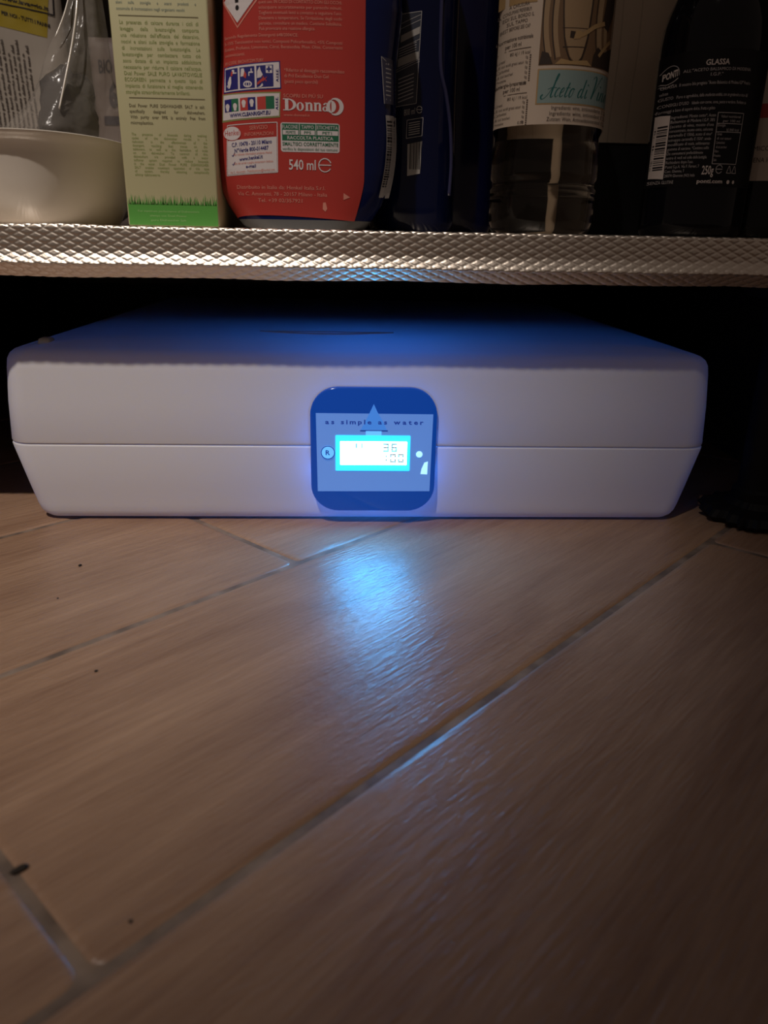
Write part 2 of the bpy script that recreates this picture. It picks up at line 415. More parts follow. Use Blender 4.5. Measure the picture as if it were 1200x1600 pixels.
fr = part('screen_frame', *loft([[(x, y, z) for x, z in rrect(-9.7e-3 + i, 36.2e-3 - i, 35.8e-3 + i, 58.3e-3 - i, .0006, 2)] for y, i in ((.4443, 0), (.4438, 0), (.44375, .0003))]), M_frame, dev)
lc = part('screen', *loft([[(x, y, z) for x, z in rrect(-6.9e-3, 34.2e-3, 39.7e-3, 54.6e-3, .0004, 2)] for y in (.4439, .4435)]), M_lcd, dev)
k = Ink()
def seg7(k, ch, x, z, w, h, t):
    on = {'3': 'abgcd', '6': 'afgecd', '1': 'bc', '0': 'abcdef'}[ch]
    S_ = dict(a=(x, z + h, x + w, z + h), b=(x + w, z + h, x + w, z + h / 2), c=(x + w, z + h / 2, x + w, z), d=(x, z, x + w, z), e=(x, z + h / 2, x, z), f=(x, z + h, x, z + h / 2), g=(x, z + h / 2, x + w, z + h / 2))
    for c in on:
        a = S_[c]
        x0, x1 = sorted((a[0], a[2])); z0, z1 = sorted((a[1], a[3]))
        if z0 == z1: k.rect(x0 - t, z0 - t, x1 + t, z1 + t, 20)
        else: k.rect(x0 - t, z0 + t + .03, x1 + t, z1 - t - .03, 20)
for ch, x in (('3', 20.0), ('6', 25.0)): seg7(k, ch, x, 48.6, 2.5, 4.4, .5)
for ch, x in (('1', 18.8), ('0', 24.3), ('0', 29.2)): seg7(k, ch, x, 41.8, 2.7, 4.6, .5)
k.rect(2.6, 50.4, 3.6, 53.4); k.rect(6.2, 50.4, 7.0, 53.4); k.rect(-5, 40.7, 9, 41.0)
k.build('digit', M_digit, dev, lambda x, z: .4435, .12)
part('reset_button', *loft([[(-14.3e-3 + r * cos(2 * pi * i / 28), y, 47.4e-3 + r * sin(2 * pi * i / 28)) for i in range(28)] for y, r in ((.4443, .0042), (.4438, .0042), (.4437, .0039))]), M_tab, dev)
k = Ink(); k.ring(-14.3, 47.4, 4.3, 4.3, 3.8, 3.8); k.text('R', -15.7, 45.9, -13.0, 3.1, bold=.02); k.build('lettering', M_navy, dev, lambda x, z: .4437, .12)
part('indicator_light', *loft([[(41.9e-3 + r * cos(2 * pi * i / 20), y, 46.5e-3 + r * sin(2 * pi * i / 20)) for i in range(20)] for y, r in ((.4443, .0020), (.4438, .0020), (.4436, .0014))]), M_led, dev)
Ink().poly([(43.0, 33.8), (47.2, 33.6), (47.4, 42.0), (45.2, 41.2), (43.6, 37.2)]).build('lit_window', M_led, dev, FY, .2)

# ------------------------------------------------------------------ specks on the floor
M_speck = mat('dark_speck', (.02, .014, .01), .8)
def speck(x, y, a, b, h, ang, label):
    loops = []
    for z, kf in ((.0001, .9), (h * .45, 1.0), (h * .85, .7), (h, .25)):
        loops.append([(x + kf * (a * cos(t) * cos(ang) - b * sin(t) * sin(ang)) * (1 + .12 * sin(3 * t + a * 9e3)), y + kf * (a * cos(t) * sin(ang) + b * sin(t) * cos(ang)) * (1 + .12 * sin(3 * t + a * 9e3)), z) for t in [2 * pi * i / 14 for i in range(14)]])
    tag(mesh('crumb', *loft(loops), M_speck, None, True), label, 'crumb', 'dark crumbs on the floor tiles')
speck(-.0938, .1690, .0026, .0011, .0012, rd(38), 'largest black crumb, oblong, on the tile joint near the lower left corner')
speck(-.0578, .1509, .0006, .0006, .0005, 0, 'tiny dark crumb nearest the bottom of the photo, right of the oblong black one')
speck(-.1055, .2734, .0008, .0006, .0006, .5, 'small dark crumb on the middle tile, just below the left tile joint')
speck(-.1480, .3804, .0011, .0008, .0009, 1.2, 'small dark crumb on the tile in front of the left end of the white appliance')
speck(-.1456, .3408, .0005, .0005, .0004, 0, 'tiny dark crumb midway between two others on the left tile')

# ------------------------------------------------------------------ dishwasher salt carton
M_carton = mat('cream_carton', (.58, .55, .32), .55); bump(M_carton, 250, .05)
M_grass = mat('green_print', (.10, .36, .06), .5)
M_olive = mat('olive_print', (.23, .29, .07), .6)
M_dkolive = mat('dark_print', (.16, .14, .07), .6)
M_teal = mat('teal_print', (.16, .22, .20), .6)
M_gtext = mat('pale_green_print', (.35, .60, .22), .6)
sb = thing('salt_carton', 'tall cream cardboard carton with green printed grass along its bottom, beside the red bottle', 'carton', (-.095, .48, .1746))
cb = part('carton_body', *box(-.1190, -.0708, .4320, .534, .1750, .345, .0012), M_carton, sb, True, 40)
part('top_flap', *box(-.1186, -.0712, .4326, .533, .3452, .3460), M_carton, sb)
BX = lambda x, z: .4320
g = Ink(); g.rect(-118.2, 175.6, -71.4, 185.8, 12)
random.seed(3)
for i in range(150):
    x = -118.2 + 46.6 * (i + random.random()) / 150; h = random.uniform(1.0, 5.2) * (1.25 if random.random() < .2 else 1); dx = random.uniform(-.9, .9); wd = random.uniform(.35, .6)
    if -118.2 < x + dx < -71.4: g.add([(x - wd / 2, 185.7), (x + wd / 2, 185.7), (x + dx, 185.7 + h)], [(0, 1, 2)])
g.build('grass_print', M_grass, sb, BX, .10)
g = Ink()
for i, s in enumerate(('For maximum performance of Dishwashers', 'always use Dual Power', 'pure Dishwasher Salt')):
    g.text(s, (-113.2, -107.2, -106.6)[i], 182.1 - 2.2 * i, (-81.2, -87.8, -88.2)[i], 1.05)
g.build('lettering', M_gtext, sb, BX, .2)
def para(lines, z0, z1, cap, mt, name, x0=-114.0, x1=-75.2, lastw=None, bold=0):
    g = Ink()
    for i, s in enumerate(lines):
        z = z0 + (z1 - z0) * i / max(1, len(lines) - 1); k_ = (270 - z) / 75
        a, b = x0 + .6 * k_, x1 + 1.3 * k_
        if i == len(lines) - 1 and lastw: g.text(s, a, z, a + lastw, cap, bold=bold)
        else: g.text(s, a, z, b, cap, just=True, bold=bold)
    g.build(name, mt, sb, BX, .12)
para(['Il calcare è il sale che nelle acque dure provoca', 'e danneggia la resistenza e rende la lavastoviglie', 'elementi della lavastoviglie e causa persistenti', 'aloni sulle stoviglie e scarsi prodotti e', 'accumulo di incrostazioni negli organismi vecchi'], 284.3, 273.8, 1.35, M_teal, 'lettering', -115.2, -76.4, 33)
Ink().rect(-114.6, 271.3, -75.8, 271.65, 40).build('printed_rule', M_dkolive, sb, BX, .12)
para(['La presenza di calcare durante i cicli di', 'lavaggio della lavastoviglie comporta', "una riduzione dell'efficacia del detersivo,", 'nocivi e aloni sulle stoviglie e formazione', 'di incrostazioni sulla lavastoviglie. Le', 'lavastoviglie per combattere tutto ciò', 'sono dotate di un impianto addolcitore', "necessario per ridurre il calcare nell'acqua.", 'Dual Power SALE PURO LAVASTOVIGLIE', 'ECOGREEN permette a questo tipo di', 'impianto di funzionare al meglio ottenendo', 'stoviglie straordinariamente brillanti.'], 267.9, 237.6, 1.75, M_olive, 'lettering', -114.3, -76.0, 32)
Ink().rect(-112.8, 235.6, -74.8, 235.95, 40).build('printed_rule', M_dkolive, sb, BX, .12)
para(['Dual Power PURE DISHWASHER SALT is salt', 'specifically designed for dishwashers.', 'With purity over 99% is entirely free from', 'microplastics.'], 231.6, 223.8, 1.5, M_dkolive, 'lettering', -113.4, -75.9, 11.5, .012)
para(['The presence of limescale during washing', 'cycles of the dishwasher results in a', 'reduction in the effectiveness of the', 'detergent, resulting dust traces on the', 'tableware, as well as the formation of scale', 'on the dishwasher. To contrast all this,', 'dishwashers are provided with a water', 'softener system required to reduce limescale', 'in the water. Dual Power PURE DISHWASHER', 'SALT enables maximum operation of this type', 'of system, thereby obtaining exceptionally', 'shiny tableware.'], 218.6, 199.6, 1.25, M_olive, 'lettering', -113.6, -75.9, 13)

# ------------------------------------------------------------------ red dish soap bottle
RED = [(.1748, -.0262, .0315), (.1765, -.0262, .0342), (.181, -.0262, .0382), (.187, -.0262, .0422), (.194, -.0263, .0455), (.203, -.0262, .0478), (.215, -.026, .049), (.235, -.025, .0487), (.255, -.0228, .0462), (.28, -.0205, .0465), (.30, -.0205, .0455),
       (.335, -.0205, .038), (.355, -.0205, .026), (.365, -.0205, .0155), (.385, -.0205, .0145)]
def red_y(x, z, gr=0):
    cx, a = interp(RED, z); t = min(abs((x - cx) / (a + gr)), .99995)
    return .458 - (.026 + gr) * (1 - t ** 2.8) ** (1 / 2.8)
M_blueb = mat('blue_bottle_plastic', (.004, .009, .06), .14, spec=.4); 
M_red = mat('red_label', (.44, .045, .036), .30)
M_orange = mat('orange_rim', (.62, .26, .06), .35)
M_pink = mat('pink_print', (.68, .26, .20), .45)
M_white = mat('white_print', (.68, .62, .62), .45)
M_ink = mat('black_ink', (.015, .012, .015), .45)
M_nvy = mat('navy_ink', (.02, .02, .16), .4)
M_dkg = mat('dark_green_ink', (.02, .14, .07), .4)
M_oliv2 = mat('olive_border', (.25, .26, .10), .45)
M_rink = mat('red_ink', (.48, .05, .04), .45)
rb = thing('dish_soap_bottle', 'red-labelled blue dish soap bottle beside the cream carton', 'bottle', (-.02, .458, .1746))
lv = sorted(set([r[0] for r in RED] + [.1748 + .004 * i for i in range(48)]))
part('bottle_body', *loft([superloop(interp(RED, z)[0], .458, interp(RED, z)[1], .026 if z < .335 else min(.026, interp(RED, z)[1]), 2.8 if z < .34 else 2.2, z, 80) for z in lv]), M_blueb, rb, True, 60)
part('cap', *lathe([(.0165, .3852), (.0165, .405), (.010, .409), (.008, .425), (.003, .427)], -.0205, .458, 32), M_red, rb, True, 40)
part('foot_reflection', *loft([superloop(interp(RED, z)[0], .458, interp(RED, z)[1] + .00012, .02612, 2.8, z, 80) for z in (.1750, .1765, .1788, .1797)], False), mat('grey_reflection', (.13, .13, .13), .3), rb, True, 60)  # liner's grey reflection at the bottle's base, put into colour
def red_at(x, z): return (x, red_y(x, z, .0003), z)
# label shell: from the left flank to x = 6 mm, its lower edge a shallow arch over the bottle's foot
vv, ff = [], []; ncol, nrow = 46, 44
for j in range(nrow + 1):
    for i in range(ncol + 1):
        s = i / ncol
        zb = .1795 + .0022 * sin(pi * min(1, max(0, s)))
        z = zb + (.325 - zb) * j / nrow
        cx, a = interp(RED, z); xr = .0065 - .0050 * max(0, (.200 - z) / .02) ** 1.3; xl = cx - a - .0003
        th0, th1 = 1.0, 0.0
        x = xl + (xr - xl) * (1 - cos(s * pi / 2)) if s < 1 else xr
        vv.append((x, red_y(x, z, .0003), z))
ff = [(j * (ncol + 1) + i, j * (ncol + 1) + i + 1, (j + 1) * (ncol + 1) + i + 1, (j + 1) * (ncol + 1) + i) for j in range(nrow) for i in range(ncol)]
lab = part('front_label', vv, ff, M_red, rb, True)
vv, ff = [], []
for j in range(45):
    z = .1815 + (.325 - .1815) * j / 44; cx, a = interp(RED, z)
    for q in (0, 1):
        x = cx - a - .00045 + q * .0011; vv.append((x, red_y(x, z, .00055) - .0001 + (1 - q) * .002, z))
ff = [(2 * j, 2 * j + 1, 2 * j + 3, 2 * j + 2) for j in range(44)]
part('label_rim', vv, ff, M_orange, rb, True)
RS = lambda x, z: red_y(x, z, .0003)
def ri(k, name, mt, off=.15): return k.build(name, mt, rb, RS, off)
ri(Ink().poly([(-65.4, 282.0), (-57.5, 271.0), (-47.0, 282.0), (-57.2, 295.5)]), 'hazard_sign', M_white, .14)
k = Ink(); k.add([(-66.0, 282.0), (-57.5, 268.6), (-44.4, 282.6), (-57.2, 298)] + [(-66.0 + .9, 282.2), (-57.5, 269.4), (-45.4, 282.6), (-57.2, 297)], [(0, 1, 5, 4), (1, 2, 6, 5), (2, 3, 7, 6), (3, 0, 4, 7)]); ri(k, 'hazard_border', M_pink)
k = Ink(); k.add([(-58.3, 279.7), (-56.5, 279.7), (-55.9, 289), (-58.7, 289)], [(0, 1, 2, 3)]); k.disc(-57.3, 277.5, .95, 1.15); ri(k, 'hazard_mark', M_ink, .22)
k = Ink()
for i, s in enumerate(('quest uso. IN CASO DI CONTATTO CON GLI OCCHI:', 'sciacquare accuratamente per parecchi minuti.', 'Togliere eventuali lenti a contatto e seguitare l\'uso.', 'Detenere a temperatura. Se l\'irritazione degli occhi', 'persiste, consultare un medico. Contiene Subtilisina.', 'Può provocare una reazione allergica.')):
    k.text(s, -46.3, 278.6 - 2.27 * i, -5.2 if i < 5 else -18.5, 1.45, z1=278.9 - 2.27 * i)
for i, s in enumerate(('Secondo Regolamento Detergenti 648/2004/CE:', '5-15% Tensioattivi non ionici, Composti Policarbossilici, <5% Composti', 'Enzimi, Profumo, Limonene, Citral, Benzisothia. Phen. Ohio, Conservanti', 'ottimizzanti.', 'IPI CODE: BRCH-FCDM-TUBY')):
    k.text(s, -65.0, 264.4 - 2.65 * i - (1 if i == 4 else 0), (-27, -5, -5, -54, -44.6)[i], 1.45, z1=(264.6, 261.8, 259.7, 256.6, 253.6)[i])
for i, s in enumerate(('*Riferito al dosaggio raccomandato', 'di Pril Excellence Duo Gel', '(piatti poco sporchi)')):
    k.text(s, -34.3, 249.2 - 2.5 * i, (-4, -12, -17.5)[i], 1.6)
k.text('SCOPRI DI PIÙ SU', -35.0, 237.7, -15.0, 1.7)
k.text('www.donnad.it', -35.1, 229.2, -21.8, 1.25)
k.text('Distribuito in Italia da: Henkel Italia S.r.l.', -61.2, 194.6, -14.2, 1.9); k.text('Via C. Amoretti, 78 - 20157 Milano - Italia', -61.0, 191.4, -13.2, 1.9); k.text('Tel. +39 02/357921', -50.0, 188.2, -26.4, 1.9)
k.add([(-4.5, 190.0), (-1.0, 191.4), (-4.5, 193.4)], [(0, 1, 2)])
k.poly([(-15.6, 185.2), (-14.2, 184.0), (-13.2, 185.4), (-14.0, 188.6), (-15.4, 188.4)])
ri(k, 'lettering', M_pink)
# heavy serif word with a round mark
k = Ink(); Z = 231.8
def slab(x, z, w_, h=.42): k.rect(x - w_ / 2, z, x + w_ / 2, z + h)
k.rect(-34.3, Z, -32.6, Z + 5.4); slab(-33.7, Z, 3.2); slab(-33.7, Z + 5.0, 3.2); k.ring(-33.0, Z + 2.7, 4.4, 2.7, 2.6, 2.25, .2, -90, 90)
k.ring(-26.6, Z + 1.9, 1.9, 1.95, .75, 1.6)
for x in (-24.1, -19.7):
    k.rect(x + .35, Z, x + 1.5, Z + 3.8); slab(x + .9, Z, 1.9, .35); slab(x + .7, Z + 3.5, 1.4, .35); k.rect(x + 2.6, Z, x + 3.75, Z + 2.8); slab(x + 3.2, Z, 1.9, .35); k.ring(x + 2.35, Z + 2.6, 1.4, 1.3, .35, .8, .0, 0, 150)
k.rect(-13.2, Z, -12.1, Z + 2.9); slab(-12.2, Z, 1.5, .35); k.ring(-13.5, Z + 2.7, 1.4, 1.2, .4, .85, 0, 10, 170); k.ring(-13.9, Z + 1.1, 1.35, 1.15, .45, .8)
k.ring(-8.6, Z + 2.3, 4.2, 4.0, 3.0, 3.2, -.9, -115, 115); k.ring(-10.6, Z + 2.3, 2.4, 3.0, 1.3, 2.8, .5, 95, 265); k.ring(-10.6, Z + 2.3, 2.3, 2.7, .2, 2.7, -.2, -90, 90)
ri(k, 'serif_lettering', M_white, .16)
# pictogram strips
def rq(a, b, c, d, n=10): return Ink().quad(a, b, c, d, n, 6)
ri(rq((-66.4, 239.8), (-36.0, 241.6), (-36.3, 253.9), (-65.8, 252.0)), 'safety_border', M_nvy, .12)
ri(rq((-66.0, 240.4), (-36.5, 242.1), (-36.8, 253.4), (-65.3, 251.5)), 'safety_strip', M_white, .17)
for n_, (xa, xb) in enumerate(((-65.2, -58.3), (-57.3, -49.5), (-48.5, -39.9))):
    lo = lambda x: 240.5 + (x + 66) * .058; ri(Ink().quad((xa, lo(xa) + .5), (xb, lo(xb) + .5), (xb + .1, lo(xb) + 10.2), (xa + .1, lo(xa) + 10.2), 4, 4), 'safety_tile', M_nvy, .22)
k = Ink(); k.poly([(-63.6, 241.9), (-62.8, 242), (-61.9, 244.5), (-61.9, 247.4), (-62.8, 247.3), (-63.9, 244.6)]); k.poly([(-64.3, 242.5), (-63.9, 242.6), (-64, 243.6), (-64.4, 243.4)]); k.rect(-61.4, 248.6, -60.1, 250.4); k.rect(-60.1, 248.6, -58.9, 249.1)
k.poly([(-56.8, 247.0), (-55.4, 247.2), (-54.4, 248.8), (-55.0, 250.8), (-56.4, 250.6)]); k.ring(-53.2, 243.6, 2.3, 1.5, 1.6, .9); k.ring(-53.2, 243.6, .9, 1.1, .5, .7); k.rect(-52.4, 248.6, -50.2, 249.2); k.rect(-51.4, 249.2, -50.8, 250.6); k.rect(-52.6, 247.2, -52.1, 248.9)
k.poly([(-48.0, 249.4), (-46.7, 251.4), (-46.2, 249.6), (-45.2, 247.8), (-46.2, 246.6), (-48.2, 246.2)]); k.poly([(-48.2, 242.0), (-46.8, 242.6), (-45.6, 244.0), (-45.2, 243.0), (-46.4, 242.0)]); k.rect(-43.6, 248.5, -40.4, 251.8)
ri(k, 'pictogram', M_white, .28)
k = Ink(); k.rect(-42.4, 248.9, -41.6, 251.5); k.rect(-43.3, 249.8, -40.7, 250.6); ri(k, 'cross_mark', M_nvy, .34)
k = Ink(); k.poly([(-62.2, 247.6), (-61.2, 247.6), (-60.9, 249.8), (-61.9, 249.4)]); k.poly([(-55.4, 247.0), (-54.0, 246.2), (-53.6, 248.0), (-54.6, 249.6)]); k.poly([(-48.2, 244.2), (-45.0, 246.6), (-44.4, 245.6), (-48.2, 243.0)]); k.stroke([(-45.4, 247.2), (-43.4, 244.8)], .35); k.stroke([(-45.2, 244.8), (-43.2, 246.8)], .35); ri(k, 'pictogram', M_rink, .3)
ri(rq((-67.9, 226.4), (-37.0, 228.6), (-36.4, 240.2), (-67.0, 239.5)), 'advice_border', M_oliv2, .12)
ri(rq((-67.3, 227.3), (-37.5, 229.3), (-36.9, 239.5), (-66.4, 238.9)), 'advice_strip', M_white, .17)
for n_, (xa, xb) in enumerate(((-66.0, -58.4), (-57.5, -49.4), (-48.5, -39.7))):
    lo = lambda x: 231.0 + (x + 66) * .055
    xm = (xa + xb) / 2
    ri(Ink().quad((xa, lo(xa)), (xm, lo(xm)), (xm, lo(xm) + 5.9), (xa, lo(xa) + 5.8), 3, 3), 'advice_tile', M_rink if n_ else M_nvy, .22)
    ri(Ink().quad((xm, lo(xm)), (xb, lo(xb)), (xb, lo(xb) + 5.8), (xm, lo(xm) + 5.9), 3, 3), 'advice_tile', (M_dkg, M_nvy, M_dkg)[n_], .22)
k = Ink()
for x, z in ((-64.4, 233.6), (-60.3, 233.8), (-55.6, 235.2), (-51.4, 235.5)): k.disc(x, z, 1.1, 1.3); k.poly([(x - .6, z - 2.2), (x + .6, z - 2.2), (x + .9, z - .6), (x - .9, z - .6)])
ri(k, 'pictogram', M_white, .28)
k = Ink(); k.text('WWW.CLEANRIGHT.EU', -63.4, 228.5, -41.9, 1.75, z1=229.9, bold=.03)
k.text('A.I.S.E.', -37.3, 244.6, -31.5, 1.3, rot=88, bold=.02); k.text('A.I.S.E.', -37.9, 232.0, -32.1, 1.3, rot=88, bold=.02); ri(k, 'lettering', M_nvy, .3)
# service box
k = Ink(); k.frame((-66.6, 201.0), (-39.0, 202.8), (-38.6, 226.3), (-65.0, 224.9), .38); ri(k, 'service_border', M_white, .15)
ri(rq((-66.2, 201.4), (-39.3, 203.1), (-39.1, 219.6), (-65.2, 217.6)), 'service_panel', M_white, .15)
ri(Ink().disc(-62.6, 221.1, 5.0, 3.5, 28), 'oval_border', M_red, .20); ri(Ink().disc(-62.6, 221.1, 4.7, 3.2, 28), 'oval_badge', M_white, .26)
k = Ink(); k.text('Henkel', -66.6, 219.9, -58.5, 2.7, z1=220.3); ri(k, 'lettering', M_rink, .32)
k = Ink(); k.text('SERVIZIO', -53.0, 222.6, -43.6, 1.9, z1=223.2); k.text('INFORMAZIONI', -55.8, 219.7, -40.6, 1.7, z1=220.4); ri(k, 'lettering', M_pink, .2)
k = Ink(); k.text('C.P. 10478 - 20110 Milano', -63.0, 214.7, -41.6, 1.9, z1=216.5, bold=.02); k.text('N°Verde 800-014487', -61.6, 211.9, -43.4, 1.9, z1=213.5, bold=.02); k.text('www.henkel.it', -59.2, 207.9, -46.6, 1.8, z1=209.4, bold=.02); k.text('e-mail', -55.8, 204.6, -50.4, 1.6, z1=205.0, bold=.02)
for z in (210.2, 206.0): k.stroke([(-63.2, z + .6), (-62.7, z), (-61.6, z + 1.6)], .4, smooth=False)
ri(k, 'lettering', M_nvy, .25)
k = Ink(); k.text('Per richieste informazioni prodotto Henkel', -62, 210.4, -41.8, 1.2, z1=211.7); k.text('Sito dei servizi e pagina consumatori dedicata', -62, 206.2, -41.2, 1.2, z1=207.6); k.text('Via C. Amoretti - Pubblicazione@henkel.com', -64.8, 201.9, -40.4, 1.2, z1=203.6); ri(k, 'lettering', M_pink, .25)
# recycling table
ri(Ink().rounded(-36.9, 212.6, -6.5, 226.3, 1.2), 'recycling_border', M_white, .12)
ri(Ink().rect(-36.2, 217.9, -7.0, 225.8), 'recycling_panel', M_dkg, .18)
k = Ink()
for a, b in ((-36.2, -27.7), (-26.9, -19.2), (-18.4, -7.2)): k.rect(a + .4, 220.7, b - .1, 222.8)
for x in (-27.2, -18.7): k.rect(x - .15, 220.5, x + .15, 225.8)
for s, a, b in (('FLACONE', -35.9, -28.0), ('TAPPO', -26.2, -19.8), ('ETICHETTA', -18.1, -7.4)): k.text(s, a, 223.5, b, 1.7)
k.text('RACCOLTA PLASTICA', -33.5, 218.5, -9.8, 1.6, bold=.01); ri(k, 'lettering', M_white, .25)
k = Ink()
for s, a, b in (('PE/PETE', -34.2, -29.2), ('PP5', -24.8, -21.2), ('PET1', -15.4, -10.5)): k.text(s, a, 221.1, b, 1.3, bold=.02)
k.text('SMALTISCI CORRETTAMENTE', -36.1, 215.6, -7.2, 1.7, bold=.01); k.text('verifica le disposizioni del tuo comune', -36.1, 213.4, -7.6, 1.4); ri(k, 'lettering', M_dkg, .3)
k = Ink(); k.text('540 ml', -33.0, 204.2, -19.0, 5.0, bold=.012)
k.ring(-14.2, 206.6, 3.5, 3.4, 3.0, 2.9, 0, 20, 330); k.rect(-17.3, 206.4, -11.0, 206.9); ri(k, 'lettering', M_white, .2)
# side label strip and barcode on the bottle's right flank
M_silver = mat('silver_print', (.42, .40, .40), .45)
def sidey(x, z): return red_y(x, z, .0002)
k = Ink(); k.quad((16.8, 237.2), (22.0, 237.6), (21.0, 258.0), (14.8, 258.4), 6, 10); ri(k, 'side_label', mat('dark_side_label', (.05, .05, .09), .4), .2)
k = Ink(); k.stroke([(14.8, 258.4), (16.8, 237.2)], .35); k.stroke([(14.8, 258.4), (19.0, 255.6)], .3)
for i in range(9): k.rect(17.2 + .2 * i * .3, 255.2 - 2.0 * i, 20.2, 255.7 - 2.0 * i)
ri(k, 'side_lettering', M_silver, .25)
def bcs(z): # left edge of the barcode strip
    t = (232 - z) / 40; return 17.6 + 1.2 * sin(pi * t) - 3.0 * t * t
k = Ink()
for i in range(16):
    z0 = 232 - 40 * i / 16; z1 = 232 - 40 * (i + 1) / 16; k.quad((bcs(z1), z1), (bcs(z1) + 6.2, z1 + .5), (bcs(z0) + 6.2, z0 + .5), (bcs(z0), z0), 3, 1)
ri(k, 'barcode_panel', M_silver, .2)
k = Ink(); random.seed(5); z = 229.5
while z > 197:
    h = random.choice((.35, .5, .8, 1.1)); k.quad((bcs(z - h) + .5, z - h), (bcs(z - h) + 4.6, z - h + .4), (bcs(z) + 4.6, z + .4), (bcs(z) + .5, z), 2, 1); z -= h + random.choice((.45, .6, .9))
ri(k, 'barcode', M_ink, .3)

# ------------------------------------------------------------------ two dark blue bottles behind it
M_dblue = mat('deep_blue_plastic', (.0025, .005, .028), .10, spec=.35)
def flask(name, label, cx, cy, a, b, mt, top=.33):
    t = thing(name, label, 'bottle', (cx, cy, .1746))
    pr = [(.1750, .88), (.1768, .95), (.181, 1.0), (.20, 1.0), (.22, .985), (.25, .955), (.28, .95), (top - .02, .95), (top, .86), (top + .02, .62), (top + .03, .40)]
    part('bottle_body', *loft([superloop(cx, cy, a * s, b * s, 2.6, z, 64) for z, s in pr]), mt, t, True, 60)
    part('cap', *lathe([(a * .42, top + .0302), (a * .42, top + .05), (a * .38, top + .052)], cx, cy, 28), M_ink, t, True, 40)
    def sf(x, z):
        s = interp(pr, z)[0]; q = min(abs((x - cx) / (a * s)), .9999); return cy - b * s * (1 - q ** 2.6) ** (1 / 2.6)
    return t, sf
fb, fs = flask('rinse_aid_bottle', 'dark blue bottle with silver-printed back label, half behind the red-labelled bottle', .0365, .5015, .0262, .0240, M_dblue)
k = Ink(); k.quad((24.0, 241.5), (36.6, 243.6), (38.2, 289), (24.0, 287), 6, 8); k.build('back_label', mat('grey_blue_label', (.035, .04, .06), .4), fb, fs, .15)
k = Ink(); k.frame((24.2, 241.7), (36.4, 243.7), (38.0, 288.8), (24.2, 286.8), .3)
for z in (285, 282.6, 273.4, 262.5, 263.6): k.stroke([(24.5, z - 3.4), (37.6, z + 2.2)], .25)
for i in range(7): k.stroke([(26.0, 255.5 - 1.9 * i), (34.6, 258.6 - 1.9 * i)], .5)
for i in range(5): k.stroke([(26.0, 270.5 - 1.2 * i), (35.6, 274 - 1.2 * i)], .35)
k.frame((31.2, 225.6), (40.2, 227.2), (40.6, 236.6), (31.4, 235.0), .3)
for i in range(6): k.stroke([(32.4, 233.4 - 1.2 * i), (38.8, 234.6 - 1.2 * i)], .45)
k.text('800 ml', 29.6, 237.2, 35.8, 3.4, z1=238.4); k.ring(38.3, 240.6, 1.7, 1.9, 1.4, 1.5, 0, 20, 330); k.rect(36.8, 240.4, 39.9, 240.8)
k.build('lettering', M_silver, fb, fs, .25)
M_pale = mat('pale_label', (.38, .36, .34), .45)
for q_ in (((25.4, 261.6), (36.8, 265.8), (37.0, 269.6), (25.6, 265.4)), ((26.8, 273.6), (37.2, 278.2), (37.4, 281.6), (27.0, 277.0)), ((32.2, 205.8), (39.6, 207.2), (40.4, 224.4), (32.0, 222.6))): Ink().quad(*q_, 5, 5).build('pale_panel', M_pale, fb, fs, .25)
k = Ink(); x = 33.2
for i in range(13): k.rect(x, 209.4, x + (.22, .4, .16)[i % 3], 223.0 + (x - 33) * .2); x += (.45, .6, .5, .7)[i % 4]
k.build('barcode', M_ink, fb, fs, .35)
M_highlight = mat('blue_highlight', (.035, .035, .085), .18)
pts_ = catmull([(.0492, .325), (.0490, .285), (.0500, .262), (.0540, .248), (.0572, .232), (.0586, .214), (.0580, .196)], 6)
part('highlight_tube', *tube([(x, fs(x, z) - .0002, z) for x, z in pts_], .0012, 8), M_highlight, fb, True)  # the bottle's curved highlight, built as a lighter tube on its flank
flask('navy_bottle', 'plain dark navy bottle behind the clear vinegar bottle and the blue bottle', .0700, .5570, .0262, .0240, mat('navy_plastic', (.004, .005, .03), .14, spec=.35), .34)

# ------------------------------------------------------------------ clear vinegar bottle
def cyl(cx, cy, r): return lambda x, z: cy - sqrt(max(r * r - (x - cx) ** 2, 1e-10))
VX, VY, VR = .110, .4665, .0305
M_pet = mat('clear_bottle', (.92, .80, .66), .04, **{'Transmission Weight': 1.0, 'IOR': 1.36})
vb = thing('vinegar_bottle', 'clear ribbed plastic vinegar bottle with cream and pale blue label', 'bottle', (VX, VY, .1746))
prof = [(.010, .1775), (.020, .1752), (.0265, .1750), (.0288, .1775), (.0298, .183), (.0300, .196), (.0303, .1985), (.0290, .2000), (.0290, .2030), (.0303, .2045), (.0300, .208), (.0298, .220), (.0290, .2222), (.0288, .2255), (.0300, .2282), (.0300, .29), (.0296, .31), (.025, .335), (.014, .36), (.0135, .375)]
part('bottle_body', *lathe(prof, VX, VY, 72), M_pet, vb, True, 70)
part('cap', *lathe([(.0155, .3752), (.0155, .39), (.014, .3915)], VX, VY, 32), M_red, vb, True, 40)
M_vlab = mat('cream_label', (.60, .49, .39), .55); M_vink = mat('brown_ink', (.07, .05, .04), .6)
M_barrel = mat('barrel_brown', (.17, .095, .045), .55); M_barrel2 = mat('barrel_tan', (.36, .24, .13), .55); M_dbrown = mat('dark_brown_print', (.035, .02, .012), .55); M_sky = mat('pale_blue_print', (.24, .33, .32), .55); M_gold = mat('gold_print', (.42, .27, .12), .5); M_script = mat('green_script_ink', (.01, .12, .11), .45)
vv, ff = [], []
for j in range(2):
    for i in range(61):
        a = rd(178 + 178 * i / 60); vv.append((VX + (VR) * cos(a), VY + VR * sin(a), (.2293, .305)[j]))
ff = [(i, i + 1, i + 62, i + 61) for i in range(60)]
part('label', vv, ff, M_vlab, vb, True)
